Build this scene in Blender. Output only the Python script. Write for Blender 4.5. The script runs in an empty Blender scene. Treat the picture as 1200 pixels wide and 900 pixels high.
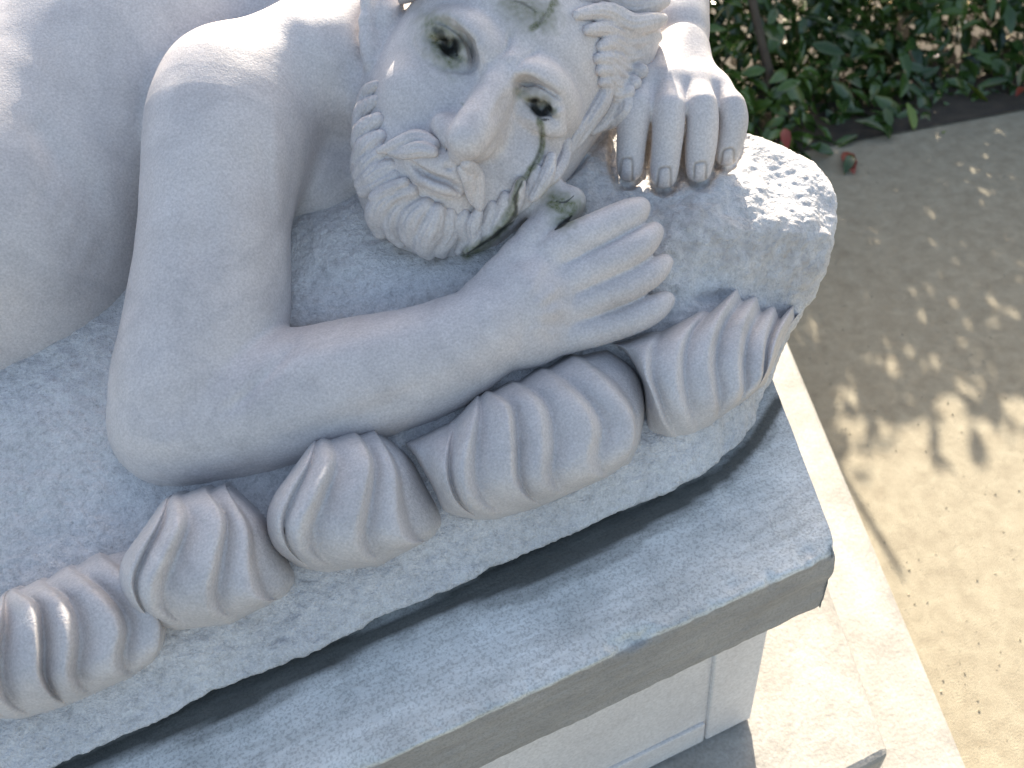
import bpy, math, random
import numpy as np
from mathutils import Vector, Matrix

# ------------------------------------------------------------------ camera, sky, sun, exposure
S = bpy.context.scene
F = 1000.0                      # focal length in photo pixels (1200 wide)
D0 = 0.72                       # reference distance in metres
U = D0 / F                      # one sculpting unit in metres
PITCH, ROLL, HCAM = math.radians(46), math.radians(-10), 0.62
fwd = np.array([0, math.cos(PITCH), -math.sin(PITCH)])
_r = np.array([1.0, 0, 0]); _u = np.cross(_r, fwd)
RT = math.cos(ROLL) * _r + math.sin(ROLL) * _u
UP = -math.sin(ROLL) * _r + math.cos(ROLL) * _u
CAM = np.array([0, 0, HCAM])
cd = bpy.data.cameras.new('camera'); cam = bpy.data.objects.new('camera', cd); S.collection.objects.link(cam)
cam.matrix_world = Matrix((( RT[0], UP[0], -fwd[0], CAM[0]), (RT[1], UP[1], -fwd[1], CAM[1]), (RT[2], UP[2], -fwd[2], CAM[2]), (0, 0, 0, 1)))
cd.sensor_width = 36; cd.lens = F / 1200 * 36; cd.clip_start = 0.01; cd.clip_end = 200
cd.dof.use_dof = True; cd.dof.focus_distance = 0.70; cd.dof.aperture_fstop = 7.0
S.camera = cam

SUN_EL, SUN_AZ = math.radians(25.5), math.radians(10)      # azimuth clockwise from +Y (behind the statue)
w = bpy.data.worlds.new('World'); S.world = w; w.use_nodes = True
nt = w.node_tree; bg = nt.nodes['Background']
sky = nt.nodes.new('ShaderNodeTexSky'); sky.sky_type = 'NISHITA'; sky.sun_disc = False
sky.sun_elevation = SUN_EL; sky.sun_rotation = SUN_AZ
nt.links.new(sky.outputs[0], bg.inputs[0]); bg.inputs[1].default_value = 0.13; sky.dust_density = 2.5; sky.ozone_density = 0.7
sl = bpy.data.lights.new('sun', 'SUN'); sl.energy = 5.0; sl.angle = math.radians(0.5); sl.color = (1, 0.95, 0.87)
sun = bpy.data.objects.new('sun', sl); S.collection.objects.link(sun)
sdir = Vector((math.sin(SUN_AZ) * math.cos(SUN_EL), math.cos(SUN_AZ) * math.cos(SUN_EL), math.sin(SUN_EL)))
sun.rotation_euler = sdir.to_track_quat('Z', 'Y').to_euler(); sun.location = (0, 3, 4)
vs = S.view_settings; vs.view_transform = 'Standard'; vs.look = 'None'; vs.exposure = 1.62; vs.use_white_balance = True; vs.white_balance_temperature = 7250; vs.white_balance_tint = 10; vs.gamma = 1
vs.use_curve_mapping = False

rng = np.random.default_rng(7); random.seed(7)

# ------------------------------------------------------------------ helpers
def P(px, py, w):                                   # photo pixel + depth (units towards camera) -> sculpting space
    s = 1 - w / F
    return np.array([(px - 600) * s, (450 - py) * s, w], float)
def to_world(v):                                    # sculpting space (N,3) -> world metres
    v = np.asarray(v, float).reshape(-1, 3) * U
    return CAM + v[:, :1] * RT + v[:, 1:2] * UP + (D0 - v[:, 2:3]) * fwd
def from_world(q):
    q = (np.asarray(q, float).reshape(-1, 3) - CAM)
    return np.stack([q @ RT, q @ UP, D0 - q @ fwd], 1) / U
def proj(v):                                        # sculpting space -> pixel
    s = 1 - v[:, 2] / F
    return 600 + v[:, 0] / s, 450 - v[:, 1] / s
def on_plane(px, py, z):                            # pixel -> world point on the horizontal plane z
    d = fwd * F + RT * (px - 600) + UP * (450 - py)
    return CAM + d * ((z - HCAM) / d[2])

def _hash(ix, iy, iz, seed):
    h = (ix.astype(np.uint32) * np.uint32(374761393) + iy.astype(np.uint32) * np.uint32(668265263)
         + iz.astype(np.uint32) * np.uint32(2147483647) + np.uint32(seed) * np.uint32(144665))
    h = (h ^ (h >> np.uint32(13))) * np.uint32(1274126177); h ^= h >> np.uint32(16)
    return (h & np.uint32(0xffff)).astype(np.float32) / 32767.5 - 1
def noise(p, scale, seed=0):                        # smooth value noise, -1..1
    q = p / scale + 1000.0; i = np.floor(q).astype(np.int64); f = (q - i); f = f * f * (3 - 2 * f)
    r = 0
    for dx in (0, 1):
        for dy in (0, 1):
            for dz in (0, 1):
                wgt = (f[:, 0] if dx else 1 - f[:, 0]) * (f[:, 1] if dy else 1 - f[:, 1]) * (f[:, 2] if dz else 1 - f[:, 2])
                r = r + wgt * _hash(i[:, 0] + dx, i[:, 1] + dy, i[:, 2] + dz, seed)
    return r
def fbm(p, scale, oct=4, seed=0, gain=0.5):
    a, r = 1.0, 0
    for o in range(oct):
        r = r + a * noise(p, scale / 2 ** o, seed + o); a *= gain
    return r

def spline(pts, n):                                 # Catmull-Rom through rows of pts
    pts = np.asarray(pts, float); m = len(pts)
    if m == 2: t = np.linspace(0, 1, n)[:, None]; return pts[0] * (1 - t) + pts[1] * t
    e = np.vstack([2 * pts[0] - pts[1], pts, 2 * pts[-1] - pts[-2]])
    t = np.linspace(0, m - 1 - 1e-6, n); i = t.astype(int); f = (t - i)[:, None]
    a, b, c, d = e[i], e[i + 1], e[i + 2], e[i + 3]
    return 0.5 * (2 * b + (c - a) * f + (2 * a - 5 * b + 4 * c - d) * f ** 2 + (3 * b - a - 3 * c + d) * f ** 3)

# ------------------------------------------------------------------ signed distance sculpting
def smin(a, b, k):
    if k <= 0: return np.minimum(a, b)
    h = np.maximum(k - np.abs(a - b), 0) / k
    return np.minimum(a, b) - h * h * k * 0.25
class Sculpt:
    def __init__(self): self.prims = []
    def chain(self, pts, k=10, op='+', n=0):        # pts: (px,py,w,r) rows -> tapered limb
        q = [tuple(P(a, b, c)) + (r,) for a, b, c, r in pts]
        self.chain3(q, k, op, n)
    def chain3(self, q, k=10, op='+', n=0):
        q = np.array(q, float)
        if n: q = spline(q, n)
        if len(q) == 1: q = np.vstack([q, q + [0, 0, 0.01, 0]])
        for a, b in zip(q[:-1], q[1:]): self.prims.append(('c', op, k, (a[:3], b[:3], a[3], b[3])))
    def ell(self, c, r, ax=None, k=10, op='+'):     # ellipsoid, centre in sculpting space, ax rows = axes
        self.prims.append(('e', op, k, (np.asarray(c, float), np.asarray(r, float), np.eye(3) if ax is None else np.asarray(ax, float))))
    def fn(self, f, k=0, op='+'): self.prims.append(('f', op, k, f))
    def d(self, pr, p):
        t, op, k, a = pr
        if t == 'c':
            A, B, ra, rb = a; bx, by, bz = (float(q) for q in B - A); ib = 1.0 / max(bx * bx + by * by + bz * bz, 1e-9)
            x = p[:, 0] - np.float32(A[0]); y = p[:, 1] - np.float32(A[1]); z = p[:, 2] - np.float32(A[2])
            h = x * np.float32(bx * ib) + y * np.float32(by * ib) + z * np.float32(bz * ib); np.clip(h, 0, 1, out=h)
            x -= h * np.float32(bx); y -= h * np.float32(by); z -= h * np.float32(bz)
            x *= x; y *= y; z *= z; x += y; x += z; np.sqrt(x, out=x)
            h *= np.float32(rb - ra); x -= h; x -= np.float32(ra)
            return x
        if t == 'e':
            C, R, AX = a; q = (p - C.astype(np.float32)) @ AX.T.astype(np.float32)
            k0 = np.sqrt(np.einsum('ij,ij->i', q / R, q / R)); k1 = np.sqrt(np.einsum('ij,ij->i', q / R ** 2, q / R ** 2)) + 1e-9
            return (k0 * (k0 - 1) / k1).astype(np.float32)
        return a(p)
    def eval(self, p, sel=None):
        r = np.full(len(p), 1e4, np.float32); p = np.asfortranarray(p, dtype=np.float32)
        for i, pr in enumerate(self.prims):
            if sel is not None and not sel[i]: continue
            dd = self.d(pr, p)
            if pr[1] == '+': r = smin(r, dd, pr[2])
            else: r = -smin(-r, dd, pr[2])          # carve
        return r
    def mesh(self, lo, hi, vox, B=24):
        lo = np.array(lo, float); hi = np.array(hi, float)
        nb = np.ceil((hi - lo) / (vox * B)).astype(int); ext = nb * B + 1
        bi = np.stack(np.meshgrid(*[np.arange(n) for n in nb], indexing='ij'), -1).reshape(-1, 3)
        cen = (lo + (bi + 0.5) * B * vox).astype(np.float32); hd = B * vox * 0.5 * 1.7321
        D = np.stack([self.d(pr, cen) for pr in self.prims], 1)
        plus = np.array([pr[1] == '+' for pr in self.prims]); ks = np.array([pr[2] for pr in self.prims])
        f = self.eval(cen); keep = np.abs(f) < hd * 1.25 + 12
        mn = D[:, plus].min(1)
        g = np.stack(np.meshgrid(*[np.arange(B + 1)] * 3, indexing='ij'), -1).reshape(-1, 3)
        off = (g * vox).astype(np.float32)
        V, ID, edges = [], [], [[], [], []]
        corner = [(x, y, z) for x in (0, 1) for y in (0, 1) for z in (0, 1)]
        ce = [(a, b) for a in range(8) for b in range(a + 1, 8) if bin(a ^ b).count('1') == 1]
        for j in np.nonzero(keep)[0]:
            sel = np.where(plus, D[j] < mn[j] + 2 * hd + ks + 10, D[j] < hd + ks + 10)
            base = lo + bi[j] * B * vox
            v = self.eval(off + base.astype(np.float32), sel).reshape(B + 1, B + 1, B + 1)
            ng = v < 0
            if ng.all() or not ng.any(): continue
            cs = np.stack([ng[x:B + x, y:B + y, z:B + z] for x, y, z in corner]); n = cs.sum(0)
            act = np.argwhere((n > 0) & (n < 8))
            if len(act) == 0: continue
            cv = np.stack([v[act[:, 0] + x, act[:, 1] + y, act[:, 2] + z] for x, y, z in corner], 1)
            acc = np.zeros((len(act), 3)); cnt = np.zeros(len(act))
            for a, b in ce:
                va, vb = cv[:, a], cv[:, b]; m = (va < 0) != (vb < 0)
                t = np.where(m, va / np.where(m, va - vb, 1), 0)
                pa, pb = np.array(corner[a]), np.array(corner[b])
                acc += m[:, None] * (pa + t[:, None] * (pb - pa)); cnt += m
            V.append(base + (act + acc / cnt[:, None]) * vox)
            gi = act + bi[j] * B; ID.append((gi[:, 0] * ext[1] + gi[:, 1]) * ext[2] + gi[:, 2])
            for ax in range(3):
                s0 = [slice(0, B)] * 3; s1 = [slice(0, B)] * 3; s1[ax] = slice(1, B + 1)
                a0, a1 = ng[tuple(s0)], ng[tuple(s1)]
                e = np.argwhere(a0 != a1)
                if len(e): edges[ax].append(np.column_stack([e + bi[j] * B, a0[e[:, 0], e[:, 1], e[:, 2]]]))
        V = np.vstack(V); ID = np.concatenate(ID); o = np.argsort(ID); IDs = ID[o]; V = V[o]
        st = np.array([ext[1] * ext[2], ext[2], 1]); Q = []
        for ax in range(3):
            e = np.vstack(edges[ax]); b, c = [(1, 2), (2, 0), (0, 1)][ax]
            e = e[(e[:, b] > 0) & (e[:, c] > 0)]; k = e[:, :3] @ st
            ids = np.stack([k - st[b] - st[c], k - st[c], k, k - st[b]], 1)
            ix = np.searchsorted(IDs, ids); ix = np.minimum(ix, len(IDs) - 1)
            ok = (IDs[ix] == ids).all(1); ix = ix[ok]; ins = e[ok, 3].astype(bool)
            ix[~ins] = ix[~ins][:, ::-1]; Q.append(ix)
        return V, np.vstack(Q)

def vnormals(V, Q):
    a = V[Q[:, 2]] - V[Q[:, 0]]; b = V[Q[:, 3]] - V[Q[:, 1]]; n = np.cross(a, b); N = np.zeros_like(V)
    for i in range(4):
        for c in range(3): N[:, c] += np.bincount(Q[:, i], n[:, c], len(V))
    return N / (np.linalg.norm(N, axis=1, keepdims=True) + 1e-12)
def smooth(V, Q, it=2, lam=0.5):
    E = np.vstack([Q[:, [0, 1]], Q[:, [1, 2]], Q[:, [2, 3]], Q[:, [3, 0]]])
    deg = np.bincount(E[:, 0], minlength=len(V)) + np.bincount(E[:, 1], minlength=len(V))
    for _ in range(it):
        A = np.zeros_like(V)
        for c in range(3): A[:, c] = np.bincount(E[:, 0], V[E[:, 1], c], len(V)) + np.bincount(E[:, 1], V[E[:, 0], c], len(V))
        V = V + lam * (A / np.maximum(deg, 1)[:, None] - V)
    return V
def polydist(x, y, pts):                            # distance to polyline and position 0..1 along it
    best = np.full(len(x), 1e9); tt = np.zeros(len(x)); L = 0
    seg = np.linalg.norm(np.diff(pts[:, :2], axis=0), axis=1); tot = seg.sum() + 1e-9
    for (a, b, l) in zip(pts[:-1], pts[1:], seg):
        dx, dy = b[0] - a[0], b[1] - a[1]; h = np.clip(((x - a[0]) * dx + (y - a[1]) * dy) / (l * l + 1e-9), 0, 1)
        d = np.hypot(x - a[0] - h * dx, y - a[1] - h * dy); m = d < best
        best[m] = d[m]; tt[m] = (L + h[m] * l) / tot; L += l
    return best, tt
class Carver:                                       # chisel strokes laid on the surface where the pixel ray meets it
    def __init__(self, V, N):
        self.x, self.y = proj(V); view = np.stack([-V[:, 0], -V[:, 1], F - V[:, 2]], 1)
        view /= np.linalg.norm(view, axis=1, keepdims=True)
        self.fac = np.clip((N * view).sum(1) * 3, 0, 1); self.z = V[:, 2]; self.h = np.zeros(len(V))
    def near(self, pts, r):
        return np.nonzero((self.x > pts[:, 0].min() - r) & (self.x < pts[:, 0].max() + r) & (self.y > pts[:, 1].min() - r) & (self.y < pts[:, 1].max() + r) & (self.fac > 0))[0]
    def stroke(self, pts, width, amp, taper=0.25, n=14, zr=None):
        pts = spline(np.array(pts, float)[:, :2], n) if len(pts) > 2 else np.array(pts, float)
        i = self.near(pts, width * 3)
        if zr is not None: i = i[(self.z[i] > zr[0]) & (self.z[i] < zr[1])]
        if len(i) == 0: return
        d, t = polydist(self.x[i], self.y[i], pts)
        tp = np.clip(np.minimum(t, 1 - t) / max(taper, 1e-3), 0, 1) if taper > 0 else 1
        self.h[i] += amp * np.exp(-(d / width) ** 2) * tp * self.fac[i]
    def dab(self, x, y, rx, ry, ang, amp):
        r = max(rx, ry) * 2.5; i = self.near(np.array([[x, y]], float), r); c, s = math.cos(ang), math.sin(ang)
        dx, dy = self.x[i] - x, self.y[i] - y; a, b = dx * c + dy * s, -dx * s + dy * c
        self.h[i] += amp * np.exp(-(a / rx) ** 2 - (b / ry) ** 2) * self.fac[i]

# ------------------------------------------------------------------ materials
def mat(name):
    m = bpy.data.materials.new(name); m.use_nodes = True; t = m.node_tree
    return m, t, t.nodes['Principled BSDF']
def N_(t, typ, **kw):
    n = t.nodes.new(typ)
    for k, v in kw.items(): setattr(n, k, v)
    return n
def tex(t, vec, scale, detail=4, rough=0.55, dist=0.0):
    n = N_(t, 'ShaderNodeTexNoise'); n.inputs['Scale'].default_value = scale; n.inputs['Detail'].default_value = detail
    n.inputs['Roughness'].default_value = rough; n.inputs['Distortion'].default_value = dist; t.links.new(vec, n.inputs['Vector']); return n.outputs['Fac']
def ramp(t, fac, stops):
    n = N_(t, 'ShaderNodeValToRGB'); r = n.color_ramp
    while len(r.elements) < len(stops): r.elements.new(0.5)
    for e, (p, c) in zip(r.elements, stops): e.position = p; e.color = (*c, 1) if len(c) == 3 else c
    t.links.new(fac, n.inputs[0]); return n.outputs[0]
def mix(t, fac, a, b, mode='MIX'):
    n = N_(t, 'ShaderNodeMix', data_type='RGBA', blend_type=mode)
    if isinstance(fac, (int, float)): n.inputs[0].default_value = fac
    else: t.links.new(fac, n.inputs[0])
    for s, v in ((6, a), (7, b)):
        if isinstance(v, tuple): n.inputs[s].default_value = (*v, 1)
        else: t.links.new(v, n.inputs[s])
    return n.outputs[2]
def bump(t, b, hs):                                 # hs: list of (height socket, strength, distance)
    prev = None
    for h, st, di in hs:
        n = N_(t, 'ShaderNodeBump'); n.inputs['Strength'].default_value = st; n.inputs['Distance'].default_value = di
        t.links.new(h, n.inputs['Height'])
        if prev: t.links.new(prev, n.inputs['Normal'])
        prev = n.outputs[0]
    t.links.new(prev, b.inputs['Normal'])

def marble(name, base, grit, pit, rough, sss, stained=True):
    m, t, b = mat(name); co = N_(t, 'ShaderNodeTexCoord').outputs['Object']
    c = ramp(t, tex(t, co, 9, 5, .6, .4), [(0.3, tuple(x * .87 for x in base)), (0.65, base)])
    c = mix(t, 0.55, c, ramp(t, tex(t, co, 520, 2, .6), [(0.3, (.60, .59, .60)), (0.7, (1.08, 1.08, 1.08))]), 'MULTIPLY')
    c = mix(t, 0.5, c, ramp(t, tex(t, co, 5, 4, .55, 1.6), [(0.44, (1, 1, 1)), (0.5, (.80, .81, .83)), (0.56, (1, 1, 1))]), 'MULTIPLY')      # faint veins
    c = mix(t, 0.3, c, ramp(t, tex(t, co, 22, 9, .72), [(0.5, (1, 1, 1)), (0.72, (.70, .69, .67))]), 'MULTIPLY')                            # weathered patches
    if grit > .9: c = mix(t, 1.0, c, ramp(t, tex(t, co, 150, 6, .8), [(0.30, (.66, .66, .66)), (0.52, (1, 1, 1))]), 'MULTIPLY')
    sp = ramp(t, tex(t, co, 130, 3, .7), [(0.66, (0, 0, 0)), (0.78, (1, 1, 1))])
    sc = N_(t, 'ShaderNodeMath', operation='MULTIPLY'); t.links.new(sp, sc.inputs[0]); sc.inputs[1].default_value = pit
    c = mix(t, sc.outputs[0], c, (.33, .32, .31))
    if stained:
        at = N_(t, 'ShaderNodeAttribute', attribute_name='stain'); sep = N_(t, 'ShaderNodeSeparateColor'); t.links.new(at.outputs['Color'], sep.inputs[0])
        nz = ramp(t, tex(t, co, 260, 4, .7), [(0.3, (.45, .45, .45)), (0.65, (1, 1, 1))])
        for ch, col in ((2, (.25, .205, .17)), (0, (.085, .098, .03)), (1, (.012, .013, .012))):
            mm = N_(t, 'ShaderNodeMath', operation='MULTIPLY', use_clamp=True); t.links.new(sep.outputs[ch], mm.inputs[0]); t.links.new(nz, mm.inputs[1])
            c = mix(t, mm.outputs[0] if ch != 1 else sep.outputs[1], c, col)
    t.links.new(c, b.inputs['Base Color']); b.inputs['Roughness'].default_value = rough
    b.inputs['Subsurface Weight'].default_value = sss; b.inputs['Subsurface Radius'].default_value = (.012, .008, .006); b.inputs['Subsurface Scale'].default_value = 0.35
    bump(t, b, [(tex(t, co, 130, 4, .7), grit * .7 if grit > .9 else .02, .004), (tex(t, co, 300, 3, .6), grit * .6, .0015), (tex(t, co, 700, 2, .6), grit, .0008)])
    return m
M_SKIN = marble('polished_marble', (.60, .56, .555), .22, .34, .52, .10)
M_FOLD = marble('chiselled_marble', (.57, .542, .538), .6, .5, .5, .06)
M_ROCK = marble('rough_marble', (.68, .66, .65), 1.0, .6, .62, .0)

def slate():
    m, t, b = mat('grey_cap_stone'); co = N_(t, 'ShaderNodeTexCoord').outputs['Object']
    mp = N_(t, 'ShaderNodeMapping'); mp.vector_type = 'TEXTURE'; dd_ = on_plane(937, 665, 0) - on_plane(430, 900, 0); mp.inputs['Rotation'].default_value = (0, 0, math.atan2(dd_[1], dd_[0])); mp.inputs['Scale'].default_value = (7.0, 1, .7); t.links.new(co, mp.inputs[0])
    c = ramp(t, tex(t, co, 14, 5, .6), [(0.3, (.46, .48, .475)), (0.7, (.66, .675, .665))])
    c = mix(t, .35, c, ramp(t, tex(t, mp.outputs[0], 120, 5, .7), [(0.3, (.45, .44, .43)), (0.62, (1, 1, 1))]), 'MULTIPLY')
    c = mix(t, .6, c, ramp(t, tex(t, co, 480, 2, .6), [(0.38, (.6, .6, .6)), (0.52, (1.1, 1.1, 1.1))]), 'MULTIPLY')
    c = mix(t, .3, c, ramp(t, tex(t, mp.outputs[0], 60, 8, .72), [(0.40, (.74, .735, .72)), (0.58, (1, 1, 1))]), 'MULTIPLY')
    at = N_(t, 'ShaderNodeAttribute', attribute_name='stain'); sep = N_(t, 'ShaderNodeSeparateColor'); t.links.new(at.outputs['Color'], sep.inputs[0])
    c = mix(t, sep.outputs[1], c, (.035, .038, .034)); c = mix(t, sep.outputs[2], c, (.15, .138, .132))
    t.links.new(c, b.inputs['Base Color']); b.inputs['Roughness'].default_value = .7; b.inputs['Specular IOR Level'].default_value = .35
    bump(t, b, [(tex(t, mp.outputs[0], 90, 4, .65), .5, .002), (tex(t, co, 420, 3, .6), .7, .001)])
    return m
M_CAP = slate()
def plain(name, c0, c1, scale, rough, bs=.2):
    m, t, b = mat(name); co = N_(t, 'ShaderNodeTexCoord').outputs['Object']
    cc = mix(t, .5, ramp(t, tex(t, co, scale, 9, .68, .3), [(0.3, c0), (0.68, c1)]), ramp(t, tex(t, co, scale * 24, 4, .7), [(0.35, (.6, .59, .57)), (0.62, (1.05, 1.05, 1.05))]), 'MULTIPLY'); t.links.new(cc, b.inputs['Base Color']); b.inputs['Roughness'].default_value = rough
    bump(t, b, [(tex(t, co, scale * 14, 4, .6), bs, .002)])
    return m
M_BODY = plain('pale_plinth_marble', (.55, .53, .53), (.68, .66, .655), 12, .5, .25)
M_STEP = plain('white_step_stone', (.24, .225, .20), (.42, .40, .365), 11, .7, .5)
M_GROUND = plain('cream_gravel_path', (.24, .205, .145), (.36, .32, .235), 30, .85, .6)
def leafm(name, c0, c1, rough=.2):
    m, t, b = mat(name); oi = N_(t, 'ShaderNodeTexCoord').outputs['Object']
    t.links.new(ramp(t, tex(t, oi, 6, 2), [(0.35, c0), (0.65, c1)]), b.inputs['Base Color']); b.inputs['Roughness'].default_value = rough
    return m
M_LEAF = leafm('glossy_leaf', (.018, .045, .012), (.06, .11, .02)); M_LEAF2 = leafm('young_leaf', (.11, .16, .02), (.16, .20, .04), .35)
M_BUD = leafm('red_leaf', (.22, .03, .015), (.30, .06, .03), .4); M_TWIG = plain('twig_bark', (.05, .035, .025), (.09, .07, .05), 20, .8)

# ------------------------------------------------------------------ object helpers
def mesh_obj(name, Vw, Fc, m, parent=None, stain=None, smooth_=True):
    me = bpy.data.meshes.new(name); Vw = np.asarray(Vw, np.float32)
    if isinstance(Fc, np.ndarray):
        nf, k = Fc.shape
        me.vertices.add(len(Vw)); me.vertices.foreach_set('co', Vw.ravel()); me.loops.add(nf * k); me.loops.foreach_set('vertex_index', Fc.astype(np.int32).ravel())
        me.polygons.add(nf); me.polygons.foreach_set('loop_start', np.arange(0, nf * k, k, dtype=np.int32)); me.update(calc_edges=True)
    else: me.from_pydata(Vw.tolist(), [], Fc)
    if smooth_: me.polygons.foreach_set('use_smooth', np.ones(len(me.polygons), bool))
    if stain is not None:
        ca = me.color_attributes.new('stain', 'FLOAT_COLOR', 'POINT'); a = np.ones((len(Vw), 4), np.float32); a[:, :3] = stain; ca.data.foreach_set('color', a.ravel())
    me.materials.append(m); o = bpy.data.objects.new(name, me); S.collection.objects.link(o)
    if parent: o.parent = parent
    return o
def empty(name, loc, label, cat, group=None):
    o = bpy.data.objects.new(name, None); S.collection.objects.link(o); o.location = loc; o.empty_display_size = .1
    o['label'] = label; o['category'] = cat
    if group: o['group'] = group
    return o
ROOT = on_plane(560, 640, 0.0)
statue = empty('marble_statue', ROOT, 'white marble statue of a bearded man resting his head and hands on a rock', 'statue')
def stat_part(name, V, Q, m, stain=None): return mesh_obj(name, to_world(V) - ROOT, Q, m, statue, stain)

# stains and some painted shade over skin, beard and rock alike: (channel 0 algae, 1 black, 2 brown-grey outlines), points, width, strength
STAINS_SHADE = [
    (0, [(505, 28), (512, 52), (530, 72)], 14, .95), (0, [(516, 28), (540, 54)], 13, .75), (0, [(618, 108), (642, 126)], 12, .4), (0, [(600, 4), (636, 18)], 19, .8),
    (0, [(514, 38), (526, 54), (541, 70)], 8.5, .95), (1, [(512, 36), (519, 44)], 5, .7), (0, [(608, 108), (626, 118), (648, 130)], 7, .7), (0, [(652, 234), (674, 242)], 13, 1.0), (0, [(648, 238), (660, 246)], 8, 1.0),  # eyes: algae, spread over the eyeballs to paint the sockets' dark hollows too
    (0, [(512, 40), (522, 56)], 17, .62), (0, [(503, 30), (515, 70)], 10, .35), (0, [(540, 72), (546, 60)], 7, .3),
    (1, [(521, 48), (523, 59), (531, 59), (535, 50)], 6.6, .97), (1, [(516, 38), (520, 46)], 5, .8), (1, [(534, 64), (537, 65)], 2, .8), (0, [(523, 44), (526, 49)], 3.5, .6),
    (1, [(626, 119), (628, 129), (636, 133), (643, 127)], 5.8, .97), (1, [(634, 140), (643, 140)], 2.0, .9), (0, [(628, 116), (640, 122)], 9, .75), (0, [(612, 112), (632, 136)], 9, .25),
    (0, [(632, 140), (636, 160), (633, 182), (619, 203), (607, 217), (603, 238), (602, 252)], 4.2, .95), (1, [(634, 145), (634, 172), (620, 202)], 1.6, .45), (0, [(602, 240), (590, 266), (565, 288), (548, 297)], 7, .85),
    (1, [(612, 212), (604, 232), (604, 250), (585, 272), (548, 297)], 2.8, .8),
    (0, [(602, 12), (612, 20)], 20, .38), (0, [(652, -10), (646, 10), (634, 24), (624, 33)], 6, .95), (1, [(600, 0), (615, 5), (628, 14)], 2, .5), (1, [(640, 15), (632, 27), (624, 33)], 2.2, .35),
    (0, [(662, 236), (670, 246), (662, 258)], 12, .95), (0, [(648, 240), (652, 262)], 10, .4), (1, [(651, 269), (660, 262), (670, 253)], 3.0, 1.0), (1, [(652, 236), (662, 237), (672, 230)], 1.5, .95), (0, [(645, 238), (656, 238)], 4, .6),  # thumb algae; shade of the slit beside the index is painted black
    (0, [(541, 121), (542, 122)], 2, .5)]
ROCK_OUTLINES = []
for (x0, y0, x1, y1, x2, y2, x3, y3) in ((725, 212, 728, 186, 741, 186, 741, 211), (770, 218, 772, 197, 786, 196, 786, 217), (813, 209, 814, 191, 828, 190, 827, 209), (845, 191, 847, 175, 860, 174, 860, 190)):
    STAINS_SHADE.append((2, [(x0, y0), (x1, y1 + 3), (x1 + 4, y1), (x2 - 4, y2), (x2, y2 + 3), (x3, y3)], 1.5, .75))
    cx_ = (x0 + x3) / 2; ROCK_OUTLINES.append((2, [(cx_ - 18, y1 - 30), (cx_ - 19, y1), (cx_ - 12, y0 + 5), (cx_, y0 + 9), (cx_ + 12, y0 + 5), (cx_ + 19, y1)], 3.2, .7))  # brown-grey line around each fingertip on the rock
def stains(V, N, extra=()):
    x, y = proj(V); st = np.zeros((len(V), 3), np.float32)
    nz = 1 + .35 * noise(V, 6, 3)
    for ch, pts, wd, s in list(STAINS_SHADE) + list(extra):
        pts = spline(np.array(pts, float), 16) if len(pts) > 2 else np.array(pts, float)
        i = np.nonzero((x > pts[:, 0].min() - wd * 2.5) & (x < pts[:, 0].max() + wd * 2.5) & (y > pts[:, 1].min() - wd * 2.5) & (y < pts[:, 1].max() + wd * 2.5))[0]
        if len(i) == 0: continue
        d, t = polydist(x[i], y[i], pts); q = d / (wd * nz[i] * (np.maximum(.25, np.sin(np.pi * t)) ** .7 if ch == 1 and wd < 4 else 1))
        val = s * (np.exp(-q ** 2) if wd > 8 else np.clip(1.6 - 1.2 * q, 0, 1))
        st[i, ch] = np.maximum(st[i, ch], val)
    return st

# ------------------------------------------------------------------ the figure (one continuous body)
A0 = math.radians(33)
EX = np.array([math.cos(A0), -math.sin(A0), 0]); EY = np.array([math.sin(A0), math.cos(A0), 0]); EZ = np.array([0, 0, 1.0])
HO = P(583, 92, 22)
def HL(a, b, c): return HO + a * EX + b * EY + c * EZ      # head-local point
HAX = np.stack([EX, EY, EZ])
body = Sculpt()
# torso, chest and neck
body.chain([(330, -40, -350, 190), (170, 110, -260, 205), (0, 280, -160, 215), (-220, 420, -110, 215)], 40)
body.chain([(395, 0, -250, 130), (385, 120, -222, 118), (368, 215, -180, 96)], 40)
body.chain([(520, 20, -230, 105), (400, 40, -240, 120)], 30)
body.chain([(430, -110, -350, 150), (600, -190, -400, 125), (740, -210, -380, 85)], 40)  # unseen upper back and left shoulder, added to shade head and forearm
body.chain([(296, 120, -105, 86), (362, 86, -118, 82), (440, 40, -165, 80)], 30)      # trapezius
# right arm
body.chain([(280, 120, -78, 92), (268, 165, -56, 86), (256, 235, -32, 75), (248, 350, -22, 82), (233, 440, -12, 82), (214, 496, 0, 72)], 34, n=12)
body.chain([(205, 500, 2, 66), (270, 486, -4, 74), (340, 467, -8, 76), (430, 444, -2, 70), (510, 420, 2, 61), (572, 386, 5, 50)], 16, n=12)
for q in ([(575, 372, 8, 36), (612, 340, 4, 32), (648, 302, -2, 22)], [(578, 376, 8, 38), (622, 352, 6, 33), (664, 332, 0, 22)],
          [(578, 382, 6, 38), (624, 368, 4, 32), (670, 361, -4, 21)], [(575, 394, 0, 40), (620, 394, -6, 34), (664, 394, -10, 21)]):
    body.chain(q, 16)
body.chain([(572, 352, 0, 32), (606, 312, -6, 26), (640, 268, -14, 20.5), (660, 244, -18, 19), (670, 235, -20, 16.5)], 9, n=8)
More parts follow.
